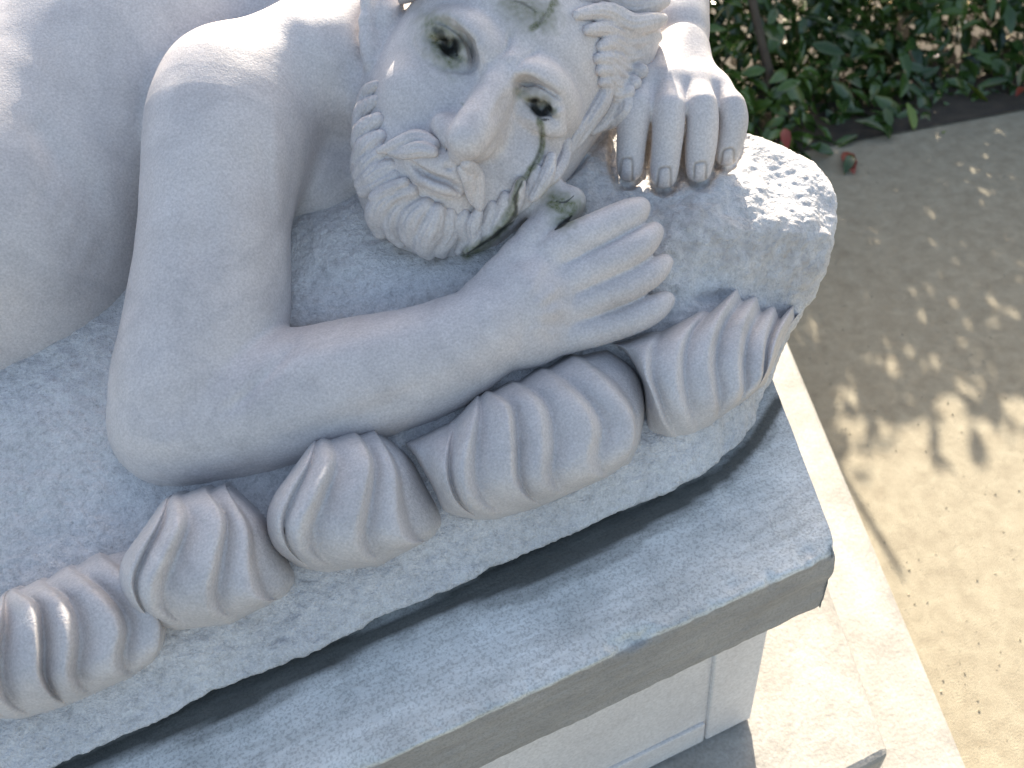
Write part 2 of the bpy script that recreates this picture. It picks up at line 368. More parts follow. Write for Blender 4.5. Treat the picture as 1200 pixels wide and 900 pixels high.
FING = [[(645, 300, -2, 22), (680, 281, 2, 20), (712, 265, -2, 19), (738, 252, -10, 17.5), (750, 243, -18, 12.5)],
        [(664, 331, 0, 21), (700, 313, 4, 18.5), (730, 299, 1, 18), (752, 285, -6, 17), (766, 272, -18, 12)],
        [(670, 360, -4, 20), (706, 346, -1, 17.5), (738, 333, -4, 17), (762, 320, -10, 16), (778, 308, -21, 11)],
        [(662, 393, -10, 19), (704, 385, -8, 17), (738, 374, -10, 16.5), (764, 362, -15, 15.5), (780, 352, -24, 11)]]
for q in FING: body.chain([(a, b, c_, r + (2.8, 2.8, 2.4, 1.2, .4)[i]) for i, (a, b, c_, r) in enumerate(q)], 3.5, n=12)
# left forearm and hand over the rock
body.chain([(760, -190, -330, 66), (780, -70, -250, 54), (791, 5, -190, 42), (798, 62, -148, 34)], 20, n=8)
LF = [[(757, 100, -96, 20), (747, 124, -72, 18), (743, 144, -74, 18), (740, 170, -82, 17.5), (738, 197, -90, 16)],
      [(784, 97, -92, 20), (784, 126, -63, 18.5), (783, 147, -66, 18.5), (780, 178, -76, 17.5), (778, 205, -84, 16)],
      [(812, 98, -96, 20), (822, 123, -68, 18.5), (823, 144, -71, 18.5), (821, 172, -80, 17.5), (819, 199, -88, 15.5)],
      [(836, 104, -106, 19), (856, 124, -82, 17), (859, 140, -84, 17), (856, 160, -91, 16), (852, 180, -98, 14.5)]]
for q in LF:
    body.chain([(a, b, c_, r + .8) for a, b, c_, r in q[:2]], 9); body.chain([(a, b, c_, r + .8) for a, b, c_, r in q[1:]], 3.5, n=10); body.chain([(798, 62, -146, 30), q[0]], 14)
body.chain([(775, 80, -136, 24), (760, 118, -108, 20)], 12)
# skull and face
body.ell(HL(-22, 52, -132), (146, 150, 140), HAX, 30)
body.ell(HL(-20, -48, -112), (140, 118, 112), HAX, 45)
body.ell(HL(-6, -128, -92), (108, 92, 86), HAX, 40)
body.chain3([(*HL(-100, 12, -34), 11), (*HL(-66, 23, -6), 14), (*HL(-30, 13, 5), 12.5)], 25, n=8)
body.chain3([(*HL(84, 16, -44), 8), (*HL(54, 23, -13), 12), (*HL(22, 13, 3), 12.5)], 30, n=8)
body.ell(HL(-4, 20, -12), (30, 26, 20), HAX, 20)
body.ell(HL(-78, -62, -36), (36, 28, 28), HAX, 30); body.ell(HL(78, -62, -44), (34, 30, 28), HAX, 34)     # cheekbones
for sx, c in ((-1, -69), (1, 57)):
    body.ell(HL(c, -1, 7), (43, 20, 26), HAX, 14, '-')                                  # socket
    body.ell(HL(c - sx * 20, 2, 4), (16, 15, 18), HAX, 14, '-')
    body.ell(HL(c, 1, -38), (31, 28, 29), HAX, 4)                                        # eyeball
    up = [(c + sx * 33, -4, -20), (c + sx * 20, 9, -6), (c, 13, -4), (c - sx * 17, 7, -6), (c - sx * 30, -7, -12)]
    lo = [(c + sx * 33, -6, -22), (c + sx * 17, -13, -12), (c, -16, -11), (c - sx * 16, -14, -12), (c - sx * 30, -9, -14)]
    body.chain3([(*HL(*q), 5.6) for q in up], 6, n=10); body.chain3([(*HL(*q), 5.5) for q in lo], 10, n=10)
# nose
body.chain([(589, 86, 21, 13.5), (576, 112, 38, 16), (560, 142, 54, 19), (548, 163, 64, 20.5)], 12, n=7)
body.chain([(585, 100, 12, 20), (562, 150, 24, 28)], 16)
body.chain([(546, 168, 62, 21), (541, 178, 54, 15)], 10)
body.chain([(519, 148, 31, 14.5), (529, 162, 40, 14)], 12); body.chain([(563, 174, 32, 14), (553, 178, 40, 13)], 9)
body.chain([(527, 172, 37, 7), (531, 176, 42, 6)], 5, '-'); body.chain([(552, 187, 33, 6), (548, 188, 38, 5)], 5, '-')
# mouth
body.ell(P(512, 203, 4), (42, 28, 27), HAX, 24)
body.chain([(486, 185, 22, 10), (508, 191, 30, 11), (527, 199, 33, 11), (543, 213, 25, 9)], 12, n=8)
body.chain([(487, 202, 19, 7), (502, 214, 28, 8), (519, 222, 31, 8), (535, 227, 25, 6.5)], 5, n=8)
body.chain([(476, 189, 30, 2), (494, 202, 36, 3), (512, 210, 40, 3), (528, 215, 40, 3), (543, 227, 31, 2)], 5, '-', n=8)
# ear (image left)
body.chain([(436, 74, -48, 11), (432, 48, -50, 10), (430, 15, -52, 9), (440, -25, -56, 10), (466, -45, -60, 10)], 6, n=8)
body.chain([(448, 66, -60, 14), (452, 20, -66, 16), (462, -20, -70, 18)], 10)
body.chain([(444, -10, -40, 5), (444, 30, -42, 4.5)], 5, '-')

V, Q = body.mesh((-640, -160, -340), (300, 560, 150), 1.65)
V = smooth(V, Q, 1, .4); Nn = vnormals(V, Q)
c = Carver(V, Nn)
# brow furrows, crow lines, eye bags, cheeks
for pts, wd, a in [([(598, 34), (596, 54), (586, 70)], 3.5, -3.4), ([(634, 58), (613, 68), (603, 84)], 3.5, -3.4),
                   ([(610, 44), (604, 60), (598, 76)], 7, .8), ([(575, 52), (580, 66), (576, 80)], 8, 1.2),
                   ([(552, 78), (560, 92), (556, 104)], 6, -2.0), ([(600, 104), (590, 120), (578, 146)], 6, -2.0),
                   ([(503, 160), (486, 164), (470, 158)], 7, -1.6), ([(574, 182), (582, 200), (582, 226)], 7, -1.4),
                   ([(500, 44), (508, 72), (532, 88)], 6, -1.6), ([(612, 142), (634, 152), (655, 144)], 6, -1.8),
                   ([(505, 22), (530, 26), (549, 52), (553, 78)], 3.5, -2.0), ([(598, 100), (618, 92), (644, 102), (660, 120)], 3.5, -2.0),
                   ([(660, 40), (680, 60), (690, 84)], 10, 1.5), ([(520, 195), (531, 200)], 3, -2.5)]:
    c.stroke(pts, wd, a)
for pts, wd, a in (([(474, 186), (492, 199), (508, 208), (524, 213), (544, 227)], 2.6, -4.0), ([(490, 206), (505, 216), (521, 222), (536, 227)], 5.5, 2.6), ([(486, 216), (503, 229), (524, 235), (542, 236)], 6, -3.2), ([(520, 190), (528, 200)], 4, -1.6),
                   ([(600, 86), (614, 92), (638, 97), (662, 110)], 6, 2.6), ([(600, 97), (616, 98), (640, 105), (658, 116)], 3, -1.8), ([(590, 60), (600, 72)], 7, 2.0), ([(572, 62), (574, 82), (566, 98)], 5, 1.5), ([(556, 48), (566, 66), (566, 84)], 8, 1.8)):
    c.stroke(pts, wd, a, .2)
for pts, wd, a in (([(506, 29), (527, 36), (540, 50), (546, 64), (546, 76)], 2.4, 2.6), ([(506, 34), (513, 52), (525, 67), (544, 77)], 3, 1.6), ([(602, 108), (620, 101), (641, 110), (657, 123)], 2.4, 2.6), ([(603, 111), (617, 127), (634, 138), (650, 135), (658, 125)], 3, 1.6)):
    c.stroke(pts, wd, a, .1)
for x, y in ((526, 53), (634, 126)):
    c.dab(x, y, 7, 7, 0, -8); c.dab(x - 1, y - 5, 2.6, 2.6, 0, 4)
c.dab(512, 152, 3, 5, .4, 1.0)
# tendons, knuckle and finger creases, nails
for q, off in zip(FING, (0, 0, 0, 0)):
    k0, k1 = q[0], q[3]
    c.stroke([(600 + (k0[0] - 600) * .35, 375 + (k0[1] - 375) * .3), (k0[0] - 6, k0[1] + 2)], 7, 1.8)
for a, b in zip(FING[:-1], FING[1:]):
    c.stroke([((a[0][0] + b[0][0]) / 2 - 34, (a[0][1] + b[0][1]) / 2 + 14), ((a[0][0] + b[0][0]) / 2 + 4, (a[0][1] + b[0][1]) / 2 - 1)], 8, -1.2)
for q in FING:
    for i, s in ((2, 1.0), (3, .8)):
        x, y = q[i][:2]; dx, dy = q[i + 1][0] - x, q[i + 1][1] - y; l = math.hypot(dx, dy); nx, ny = -dy / l, dx / l
        c.stroke([(x - nx * 8, y - ny * 8), (x + nx * 8, y + ny * 8)], 2.2, -.6 * s)
NAIL = []
for (x0, y0, x1, y1, x2, y2, x3, y3) in [(725, 212, 728, 186, 741, 186, 741, 211), (770, 218, 772, 197, 786, 196, 786, 217), (813, 209, 814, 191, 828, 190, 827, 209), (845, 191, 847, 175, 860, 174, 860, 190)]:
    c.stroke([(x0, y0), (x1, y1 + 3), (x1 + 4, y1), (x2 - 4, y2), (x2, y2 + 3), (x3, y3)], 1.4, -2.0, 0); c.dab((x0 + x2) / 2, (y0 + y2) / 2, 6, 10, 0, .6)
c.stroke([(356, 392), (318, 432), (276, 474), (250, 486)], 9, -4.5)
c.stroke([(300, 525), (360, 508), (440, 480), (520, 445)], 12, -2.2); c.stroke([(290, 440), (360, 420), (440, 400), (520, 372)], 20, 3.0)
c.stroke([(318, 110), (322, 180), (326, 250), (334, 330)], 9, 2.2); c.stroke([(230, 180), (236, 260), (232, 340)], 22, -3.0); c.dab(196, 520, 26, 20, .4, 4.0); c.stroke([(215, 545), (260, 556), (320, 540)], 9, -1.8)
for k_ in range(4): c.stroke([(20 + 26 * k_, 120 + 44 * k_ * .4), (60 + 20 * k_, 190 + 30 * k_), (40 + 16 * k_, 270 + 24 * k_)], 15, -3.0)
V = V + Nn * c.h[:, None]; V += Nn * (fbm(V, 60, 2, 11) * 1.1)[:, None]
Nn = vnormals(V, Q)
stat_part('figure_body', V, Q, M_SKIN, stains(V, Nn))

# depth map of the body's front, so that locks can be laid on it
DB = np.full((420, 640), -1e9); bx_, by_ = proj(V); ii = np.round((by_ + 140) / 2).astype(int); jj = np.round((bx_ + 60) / 2).astype(int)
ok_ = (ii >= 0) & (ii < 420) & (jj >= 0) & (jj < 640); np.maximum.at(DB, (ii[ok_], jj[ok_]), V[ok_, 2])
def surf(x, y):
    i, j = int(round((y + 140) / 2)), int(round((x + 60) / 2))
    if not (0 <= i < 420 and 0 <= j < 640) or DB[i, j] < -400: return None
    return DB[i, j]
# ------------------------------------------------------------------ beard and hair: chunky carved locks
def locks(name, masses, LK, lo, hi, m, lift=6, k=1.5):
    sc = Sculpt(); lines = []
    for q in masses: sc.chain(q, 12)
    for n_l, L in enumerate(LK):
        L = np.array(L, float); q = spline(L, max(8, 3 * len(L))); rows = []; last = None
        for x, y, r in q:
            ww = surf(x, y)
            if ww is None or (last is not None and abs(ww - last) > 26): ww = last - 5 if last is not None else -40
            last = ww; rows.append((x, y, ww + lift - r * .35, r))
        rows = np.array(rows); rows[:, 2] = np.convolve(np.pad(rows[:, 2], 2, mode='edge'), np.ones(5) / 5, 'valid')
        rows[:, 2] += random.choice((-5, 0, 4.5)) if not (name == 'beard' and n_l >= len(LK) - 4) else (6 if n_l % 2 == len(LK) % 2 else 2); rows[:, 3] *= 1.06; sc.chain([tuple(z) for z in rows], k); lines.append(rows)
    V, Q = sc.mesh(lo, hi, 1.5, 14); V = smooth(V, Q, 1, .4); Nn = vnormals(V, Q); c = Carver(V, Nn)
    for R in lines:
        T = np.gradient(R[:, :2], axis=0); T /= np.linalg.norm(T, axis=1, keepdims=True) + 1e-9; Np = np.stack([-T[:, 1], T[:, 0]], 1)
        for o in (-.5, 0, .5):
            p = R[:, :2] + Np * (R[:, 3:4] * (o + random.uniform(-.1, .1)))
            zz = R[:, 2].mean(); c.stroke(p, 1.9, -1.15, .25, zr=(zz - 40, zz + 60))
    V = V + Nn * c.h[:, None]; Nn = vnormals(V, Q)
    return stat_part(name, V, Q, m, stains(V, Nn))
BEARD = [
    [(482, 224, 9), (460, 231, 14), (444, 249, 16), (446, 270, 10)], [(489, 234, 9), (469, 247, 14), (461, 266, 13), (470, 283, 8)],
    [(500, 241, 10), (487, 254, 17), (481, 272, 14), (488, 287, 8)], [(513, 247, 9), (506, 267, 15), (497, 285, 14), (503, 298, 7)],
    [(527, 249, 8), (526, 270, 13), (516, 288, 12), (519, 297, 6)],
    [(545, 250, 6), (539, 264, 8), (546, 278, 8), (537, 294, 5)], [(560, 250, 6), (554, 266, 9), (556, 281, 8), (547, 293, 5)],
    [(576, 240, 6), (571, 258, 9), (566, 273, 9), (558, 285, 6)], [(592, 230, 6), (588, 248, 9), (580, 262, 8), (572, 276, 6)],
    [(610, 214, 6), (606, 232, 9), (598, 250, 8), (588, 262, 5)], [(628, 198, 6), (624, 216, 8), (616, 234, 8), (604, 248, 5)],
    [(646, 184, 6), (642, 202, 8), (634, 218, 8), (624, 232, 5)], [(664, 166, 6), (660, 186, 8), (650, 204, 8), (640, 216, 5)],
    [(442, 100, 6), (432, 110, 10), (426, 128, 9)], [(442, 118, 7), (428, 130, 12), (422, 148, 10)], [(443, 140, 8), (428, 153, 13), (421, 168, 10)],
    [(446, 160, 8), (430, 173, 13), (421, 188, 10)], [(450, 178, 8), (433, 191, 13), (422, 205, 10)], [(460, 194, 8), (440, 204, 13), (424, 216, 9)],
    [(466, 206, 7), (446, 214, 11), (426, 224, 8)], [(474, 214, 6), (456, 224, 10), (440, 232, 8)],
    # moustache
    [(508, 170, 8), (490, 164, 11), (470, 169, 9), (444, 177, 3.5)], [(508, 178, 6), (492, 175, 9), (474, 179, 7), (458, 180, 3)],
    [(547, 192, 7), (556, 206, 10), (559, 226, 9), (562, 243, 4)], [(541, 198, 5), (549, 212, 7), (553, 230, 6), (558, 241, 3)]]
locks('beard', [[(455, 235, -36, 20), (500, 262, -34, 24), (545, 262, -40, 22), (585, 246, -54, 22), (630, 212, -74, 18)], [(428, 140, -60, 12), (428, 195, -52, 16), (450, 225, -30, 20)]],
      BEARD, (-215, 120, -150), (110, 380, 100), M_SKIN)
HAIR = [
    [(712, 100, 8), (704, 118, 12), (692, 138, 11), (682, 158, 6)], [(722, 108, 8), (718, 126, 10), (708, 142, 9), (694, 154, 5)], [(734, 112, 8), (734, 128, 10), (722, 140, 8), (708, 150, 4)],
    [(686, 140, 6), (676, 156, 8), (668, 172, 7), (660, 186, 5)], [(698, 128, 5), (690, 146, 7), (680, 162, 6), (670, 176, 4)],
    [(640, -70, 16), (690, -56, 22), (740, -44, 22)], [(560, -80, 18), (610, -84, 22), (660, -76, 22)], [(480, -60, 16), (520, -76, 22), (565, -84, 20)]]
h0 = spline(np.array([(655, -36), (672, 0), (692, 36), (704, 70), (706, 96)], float), 9); h1 = spline(np.array([(762, -40), (778, 0), (774, 34), (762, 64), (748, 94), (734, 112)], float), 9)
for a, b in zip(h0, h1):
    d = b - a; n_ = np.array([d[1], -d[0]]) / np.linalg.norm(d); w0 = random.uniform(4, 8)
    HAIR.append([(*(a + d * random.uniform(-.12, .08)), 6), (*(a + d * .3 + n_ * w0), 11), (*(a + d * .62 - n_ * w0 * .5), 13), (*(a + d * .86 + n_ * w0 * .3), 11), (*(b + n_ * w0), 7)])
locks('hair', [[(704, -10, -80, 44), (738, 50, -94, 34), (728, 104, -98, 24), (690, 150, -96, 10)], [(750, -20, -110, 30), (752, 40, -112, 24)], [(700, -40, -110, 60), (610, -88, -34, 64), (535, -74, -20, 64), (466, -50, -36, 52)]], HAIR, (-140, 270, -170), (220, 500, 60), M_SKIN, lift=5)  # unseen masses above the forehead are set forward to shade brow and cheek

# ------------------------------------------------------------------ rough rock and base under the figure
BASE_EDGE = [(-260, 1050), (0, 937), (262, 822), (450, 739), (600, 672), (737, 611), (800, 583), (850, 553), (885, 517), (913, 470)]
def pw(px, py, z=0.0): return from_world(on_plane(px, py, z))[0, 2]
ctrl = [(335, 264, -92), (380, 252, -92), (425, 238, -92), (380, 215, -165), (330, 220, -160), (430, 205, -160), (345, 310, -62), (345, 380, -34), (425, 285, -62), (450, 320, -40), (470, 375, -26), (540, 345, -20), (545, 300, -34), (600, 300, -36), (640, 225, -62), (690, 195, -92), (700, 240, -60), (735, 235, -70),
        (770, 300, -36), (780, 350, -38), (738, 215, -100), (778, 222, -92), (820, 215, -96), (855, 195, -107), (760, 130, -150), (830, 160, -135), (868, 145, -160), (900, 180, -140), (930, 168, -165), (970, 190, -170), (820, 250, -54), (860, 262, -50), (930, 262, -76), (970, 270, -92),
        (860, 300, -56), (870, 338, -74), (930, 345, -96), (965, 340, -118), (800, 330, -46), (830, 340, -58), (940, 395, -118),
        (150, 420, -30), (50, 500, 10), (-100, 560, 30), (200, 560, 26), (330, 525, 16), (480, 505, 10), (300, 440, -40), (120, 640, 60), (-100, 760, 80), (420, 480, -6), (560, 450, -10), (680, 400, -36), (760, 400, -48), (340, 610, 34), (500, 540, 10), (640, 520, -8), (760, 470, -45),
        (100, 200, -220), (100, 320, -120), (300, 150, -230), (500, 150, -180), (650, 80, -200), (800, 60, -230), (950, 100, -260)]
for i, (x, y) in enumerate(BASE_EDGE[:-1]):
    b = pw(x, y); ctrl += [(x, y, b + 2), (x - 14, y - 32, b + 12), (x - 24, y - 62, b + 14)]
ctrl += [(905, 462, pw(905, 470) + 4), (890, 478, pw(890, 490) + 8), (925, 420, -118), (905, 430, -100)]
ctrl = np.array(ctrl, float)
def rbf_fit(c):
    d = np.hypot(c[:, None, 0] - c[None, :, 0], c[:, None, 1] - c[None, :, 1]) / 200
    K = d * .999 + np.eye(len(c)) * -.01; n = len(c)
    A = np.block([[K, np.c_[np.ones(n), c[:, :2] / 200]], [np.vstack([np.ones(n), c[:, :2].T / 200]), np.zeros((3, 3))]])
    return np.linalg.solve(A, np.r_[c[:, 2], 0, 0, 0])
sol = rbf_fit(ctrl)
gx = np.arange(-300, 1041, 6.0); gy = np.arange(0, 1101, 6.0)
GX, GY = np.meshgrid(gx, gy); hh = sol[-3] + sol[-2] * GX / 200 + sol[-1] * GY / 200
for i, cc in enumerate(ctrl): hh = hh + sol[i] * np.hypot(GX - cc[0], GY - cc[1]) / 200
def hfield(px, py):
    u = np.clip((px - gx[0]) / 6, 0, len(gx) - 1.001); v = np.clip((py - gy[0]) / 6, 0, len(gy) - 1.001); i = u.astype(int); j = v.astype(int); a = u - i; b = v - j
    return hh[j, i] * (1 - a) * (1 - b) + hh[j, i + 1] * a * (1 - b) + hh[j + 1, i] * (1 - a) * b + hh[j + 1, i + 1] * a * b
SIL = np.array([(640, 60), (780, 96), (868, 138), (900, 146), (940, 163), (968, 184), (986, 226), (984, 262), (972, 312), (958, 352), (941, 388), (931, 428), (914, 470), (888, 514), (850, 553), (800, 583), (737, 611), (600, 672), (450, 739), (262, 822), (0, 937), (-280, 1058), (-300, 400), (-100, 300), (100, 150), (400, 60)], float)
sil = np.array([P(x, y, (-125 if y < 360 else -75) if x > 700 else 0)[:2] for x, y in SIL])
def polysd(x, y, pg):
    d = np.full(x.shape, 1e9); s = np.ones(x.shape); n = len(pg)
    for i in range(n):
        a, b = pg[i], pg[i - 1]; ex, ey = b - a; wx, wy = x - a[0], y - a[1]; h = np.clip((wx * ex + wy * ey) / (ex * ex + ey * ey), 0, 1)
        d = np.minimum(d, (wx - ex * h) ** 2 + (wy - ey * h) ** 2)
        c1, c2, c3 = y >= a[1], y < b[1], ex * wy > ey * wx
        s = np.where((c1 & c2 & c3) | (~c1 & ~c2 & ~c3), -s, s)
    return np.sqrt(d) * s
UPV = np.array([UP[2] * 0 + RT[2], UP[2], -fwd[2]])      # world up in sculpting space
Z0 = from_world([[0, 0, 0.006]])[0]
def rock_fn(p):
    px, py = proj(p.astype(float)); h = hfield(px, py); a = (p[:, 2] - h) * .75
    pp = p.astype(float)
    b = polysd(p[:, 0], p[:, 1], sil)
    k = 16; hh_ = np.maximum(k - np.abs(a - b), 0) / k; r = np.maximum(a, b) + hh_ * hh_ * k * .25
    bot = -((pp - Z0) @ UPV)                              # keep above the cap
    k = 14; hb = np.maximum(k - np.abs(r - bot), 0) / k
    return (np.maximum(r, bot) + hb * hb * k * .25).astype(np.float32)
rock = Sculpt(); rock.fn(rock_fn)
V, Q = rock.mesh((-680, -520, -300), (455, 380, 140), 2.4, 20)
V = smooth(V, Q, 1, .3); Nn = vnormals(V, Q); px_, py_ = proj(V); rgh = np.clip((px_ - 700) / 100, .45, 1.7)
V += Nn * (fbm(V, 70, 2, 21) * 3.4 * rgh + fbm(V, 24, 4, 5, .66) * 2.1)[:, None]; Nn = vnormals(V, Q); c = Carver(V, Nn)
for q in LF:
    e = np.array(q)[1:, :2]; r = np.array(q)[1:, 3] + 4
    lft = [(x - rr, y) for (x, y), rr in zip(e, r)]; rgt = [(x + rr, y) for (x, y), rr in zip(e, r)][::-1]
    c.stroke(lft[1:] + [(e[-1][0], e[-1][1] + r[-1] + 1)] + rgt[:-1], 4.5, -5, .05, n=30)
for pts in ([(690, 178), (672, 196), (650, 216)], [(714, 150), (700, 166), (688, 178)], [(810, 348), (830, 350), (846, 346), (858, 340)]): c.stroke(pts, 6, -7)
for q in FING:
    x, y, _, r = q[-1]; c.stroke([(x + r * .2, y - r - 3), (x + r + 3, y - r * .4), (x + r * .8, y + r)], 4, -3.5)
V = V + Nn * c.h[:, None]; Nn = vnormals(V, Q); st = stains(V, Nn, ROCK_OUTLINES); x, y = proj(V)
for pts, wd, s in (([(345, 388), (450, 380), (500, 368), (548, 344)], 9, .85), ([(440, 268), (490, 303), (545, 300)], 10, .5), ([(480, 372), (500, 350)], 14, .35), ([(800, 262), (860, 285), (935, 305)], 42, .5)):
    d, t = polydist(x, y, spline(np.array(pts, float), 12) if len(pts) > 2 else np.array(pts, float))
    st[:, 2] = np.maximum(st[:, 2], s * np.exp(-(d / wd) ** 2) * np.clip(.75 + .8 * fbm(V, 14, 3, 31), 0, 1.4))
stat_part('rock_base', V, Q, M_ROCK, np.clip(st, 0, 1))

# ------------------------------------------------------------------ twisted garland, one mesh per bulb
def bulb(cols, wc, bulge, depth, dx=0, dy=0, dw=0, dip=0):
    """cols: list of (kind, points top->bottom); kind 'b' border, 'c' crest. Valleys are set in between."""
    R = 44; L = []
    for i, (kd, pts) in enumerate(cols):
        p = spline(np.array(pts, float), R); L.append((p, {'b': 0.0, 'c': 1.0, 'l': .55}[kd]))
        if i < len(cols) - 1:
            q = spline(np.array(cols[i + 1][1], float), R); L.append((p * .72 + q * .28, 'v'))
    rows = []; sub = 9; hs = []
    for i in range(len(L) - 1):
        (p, a), (q, b) = L[i], L[i + 1]
        va = -.75 if a == 'v' else a; vb = -.75 if b == 'v' else b
        for s in np.linspace(0, 1, sub, endpoint=False):
            e = s ** 1.9 if a != 'v' else (1 - (1 - s) ** 1.9)          # rounded lobes, sharp valley beside each crest
            rows.append(p * (1 - s) + q * s); hs.append(va + (vb - va) * (e if a != 'v' else e))
    rows.append(L[-1][0]); hs.append(0.0)
    G = np.array(rows); hs = np.array(hs); nC = len(G); t = np.linspace(-1, 1, R); uu = np.linspace(-1, 1, nC)
    hs = np.convolve(np.pad(hs, 1, mode='edge'), [.2, .6, .2], 'valid')
    X, Y = G[..., 0], G[..., 1] + dip * np.clip((1 - hs) / 1.75, 0, 1)[:, None] ** .7 * np.clip(1 - np.linspace(0, 1, R) / .3, 0, 1)[None, :] * np.linspace(0, 1.6, nC).clip(0, 1)[:, None]
    bx = np.sqrt(np.clip(1 - np.abs(t) ** 2.1, 0, 1))[None, :] * np.sqrt(np.clip(1 - np.abs(uu) ** 3.2, 0, 1))[:, None]
    cx, cy = X.mean(), Y.mean()
    Wp = wc[0] + wc[1] * (X - cx) / 100 + wc[2] * (Y - cy) / 100
    W = Wp + bulge * bx - (1 - bx) ** 2 * 24 + hs[:, None] * depth * (np.clip(1 - np.abs(t) ** 5, 0, 1))[None, :] * (.5 + .5 * bx)
    X, Y, W = X + dx, Y + dy, W + dw
    Sx = 1 - W / F; V = np.stack([(X - 600) * Sx, (450 - Y) * Sx, W], -1).reshape(-1, 3)
    # rim that runs back into the stone
    rim = [j * R for j in range(nC)] + [(nC - 1) * R + i for i in range(1, R)] + [j * R + R - 1 for j in range(nC - 2, -1, -1)] + [i for i in range(R - 2, 0, -1)]
    V2 = V[rim] * [1, 1, 1] + [0, 0, -45]; idx = len(V)
    Fq = [(j * R + i, j * R + i + 1, (j + 1) * R + i + 1, (j + 1) * R + i) for j in range(nC - 1) for i in range(R - 1)]
    n = len(rim); Fq += [(rim[a], rim[(a + 1) % n], idx + (a + 1) % n, idx + a) for a in range(n)]
    V = np.vstack([V, V2]); Fq = np.array(Fq)
    V = smooth(V, Fq, 1, .35)
    Nn = vnormals(V, Fq); V = V + Nn * (fbm(V, 30, 3, 17) * .6)[:, None]
    return V, Fq
segB = [('b', [(366, 520), (340, 556), (318, 588), (312, 616), (322, 646), (350, 668)]),
        ('l', [(370, 516), (356, 548), (336, 584), (326, 616), (336, 646), (362, 672)]),
        ('c', [(376, 514), (382, 546), (364, 588), (350, 620), (354, 650), (384, 676)]),
        ('c', [(412, 506), (431, 540), (423, 590), (414, 626), (420, 654), (446, 668)]),
        ('c', [(436, 501), (461, 550), (465, 604), (470, 630), (484, 640), (500, 638)]),
        ('b', [(440, 502), (478, 536), (502, 574), (521, 608), (516, 624), (508, 634)])]
segC = [('b', [(474, 520), (486, 536), (498, 556), (508, 574), (520, 598), (540, 606)]),
        ('c', [(526, 495), (521, 525), (520, 550), (526, 574), (538, 594), (560, 610)]),
        ('c', [(560, 460), (552, 498), (543, 540), (545, 572), (558, 594), (584, 610)]),
        ('c', [(567, 457), (591, 476), (597, 519), (599, 558), (613, 582), (632, 596)]),
        ('c', [(598, 446), (627, 473), (634, 519), (632, 556), (640, 576), (655, 586)]),
        ('c', [(631, 430), (673, 466), (693, 500), (686, 538), (694, 558), (712, 560)]),
        ('c', [(668, 414), (714, 453), (740, 491), (742, 519), (736, 536), (732, 546)]),
        ('b', [(712, 406), (744, 432), (756, 470), (752, 512), (745, 530), (738, 546)])]
segD = [('b', [(716, 402), (732, 412), (746, 432), (754, 452), (756, 480), (758, 512)]),
        ('c', [(758, 390), (754, 412), (756, 440), (766, 466), (776, 494), (790, 516)]),
        ('c', [(822, 362), (798, 396), (791, 438), (796, 470), (806, 494), (814, 510)]),
        ('c', [(866, 334), (840, 376), (829, 420), (834, 460), (836, 482), (832, 502)]),
        ('c', [(888, 344), (871, 380), (864, 424), (866, 454), (862, 470), (852, 484)]),
        ('c', [(908, 357), (897, 392), (893, 426), (892, 442), (886, 456), (876, 468)]),
        ('c', [(931, 356), (915, 386), (907, 410), (903, 426), (898, 440), (890, 456)]),
        ('b', [(938, 354), (930, 374), (922, 390), (914, 410), (908, 426), (896, 452)])]
for cols, wc, bl, dp, dx, dy, dw in ((segB, (52, -20, 8), 58, 12, 0, -3, 0), (segC, (18, -20, 8), 60, 11.5, 0, 0, 0), (segD, (-52, -34, 6), 54, 11, 0, 0, 0),
                                     (segB, (52, -20, 8), 52, 12, -174, 65, 34), (segC, (18, -20, 8), 52, 13, -556, 234, 92)):
    V, Fq = bulb(cols, wc, bl, dp, dx, dy, dw, 17 if cols is segD else 5)
    Nn = vnormals(V, Fq); stat_part('garland_bulb', V, Fq, M_FOLD, np.zeros((len(V), 3)))

# ------------------------------------------------------------------ plinth: chipped grey cap, pale panelled body, step
ZC = -0.0
fl = on_plane(430, 900, ZC); fr = on_plane(937, 665, ZC); dF = fr - fl; dF /= np.linalg.norm(dF)
corner = on_plane(982, 644, ZC); r1 = on_plane(939, 535, ZC); r2 = on_plane(914, 468, ZC)
dR = (r2 - corner); dR /= np.linalg.norm(dR)
left = corner - dF * 2.0; nB = np.array([-dF[1], dF[0], 0])
DEP = 0.62; CT = 0.095
plinth = empty('stone_plinth', (*(corner - dF * .5 + nB * .3)[:2], -0.42), 'grey capped pale marble plinth carrying the reclining statue', 'plinth'); PL = np.array(plinth.location)
def prism(name, poly, z0, z1, m, parent, org, bev=.004):
    n = len(poly); V = [(x, y, z0) for x, y in poly] + [(x, y, z1) for x, y in poly]; V = np.array(V) - org
    Fc = [list(range(n))[::-1], list(range(n, 2 * n))] + [[i, (i + 1) % n, n + (i + 1) % n, n + i] for i in range(n)]
    o = mesh_obj(name, V, Fc, m, parent, None, False)
    if bev:
        b = o.modifiers.new('bevel', 'BEVEL'); b.width = bev; b.segments = 2
    return o
def inset(d, e=0.0):                                 # plinth outline moved in by d
    c0 = corner + (nB * d) - dF * (d * 1.15); rr = dR * 2 * DEP
    tB = DEP * 1.9
    k = (tB - d) / (dR @ nB)
    return [tuple((left + nB * d)[:2]), tuple(c0[:2]), tuple((c0 + dR * k)[:2]), tuple((left + nB * (tB))[:2])]
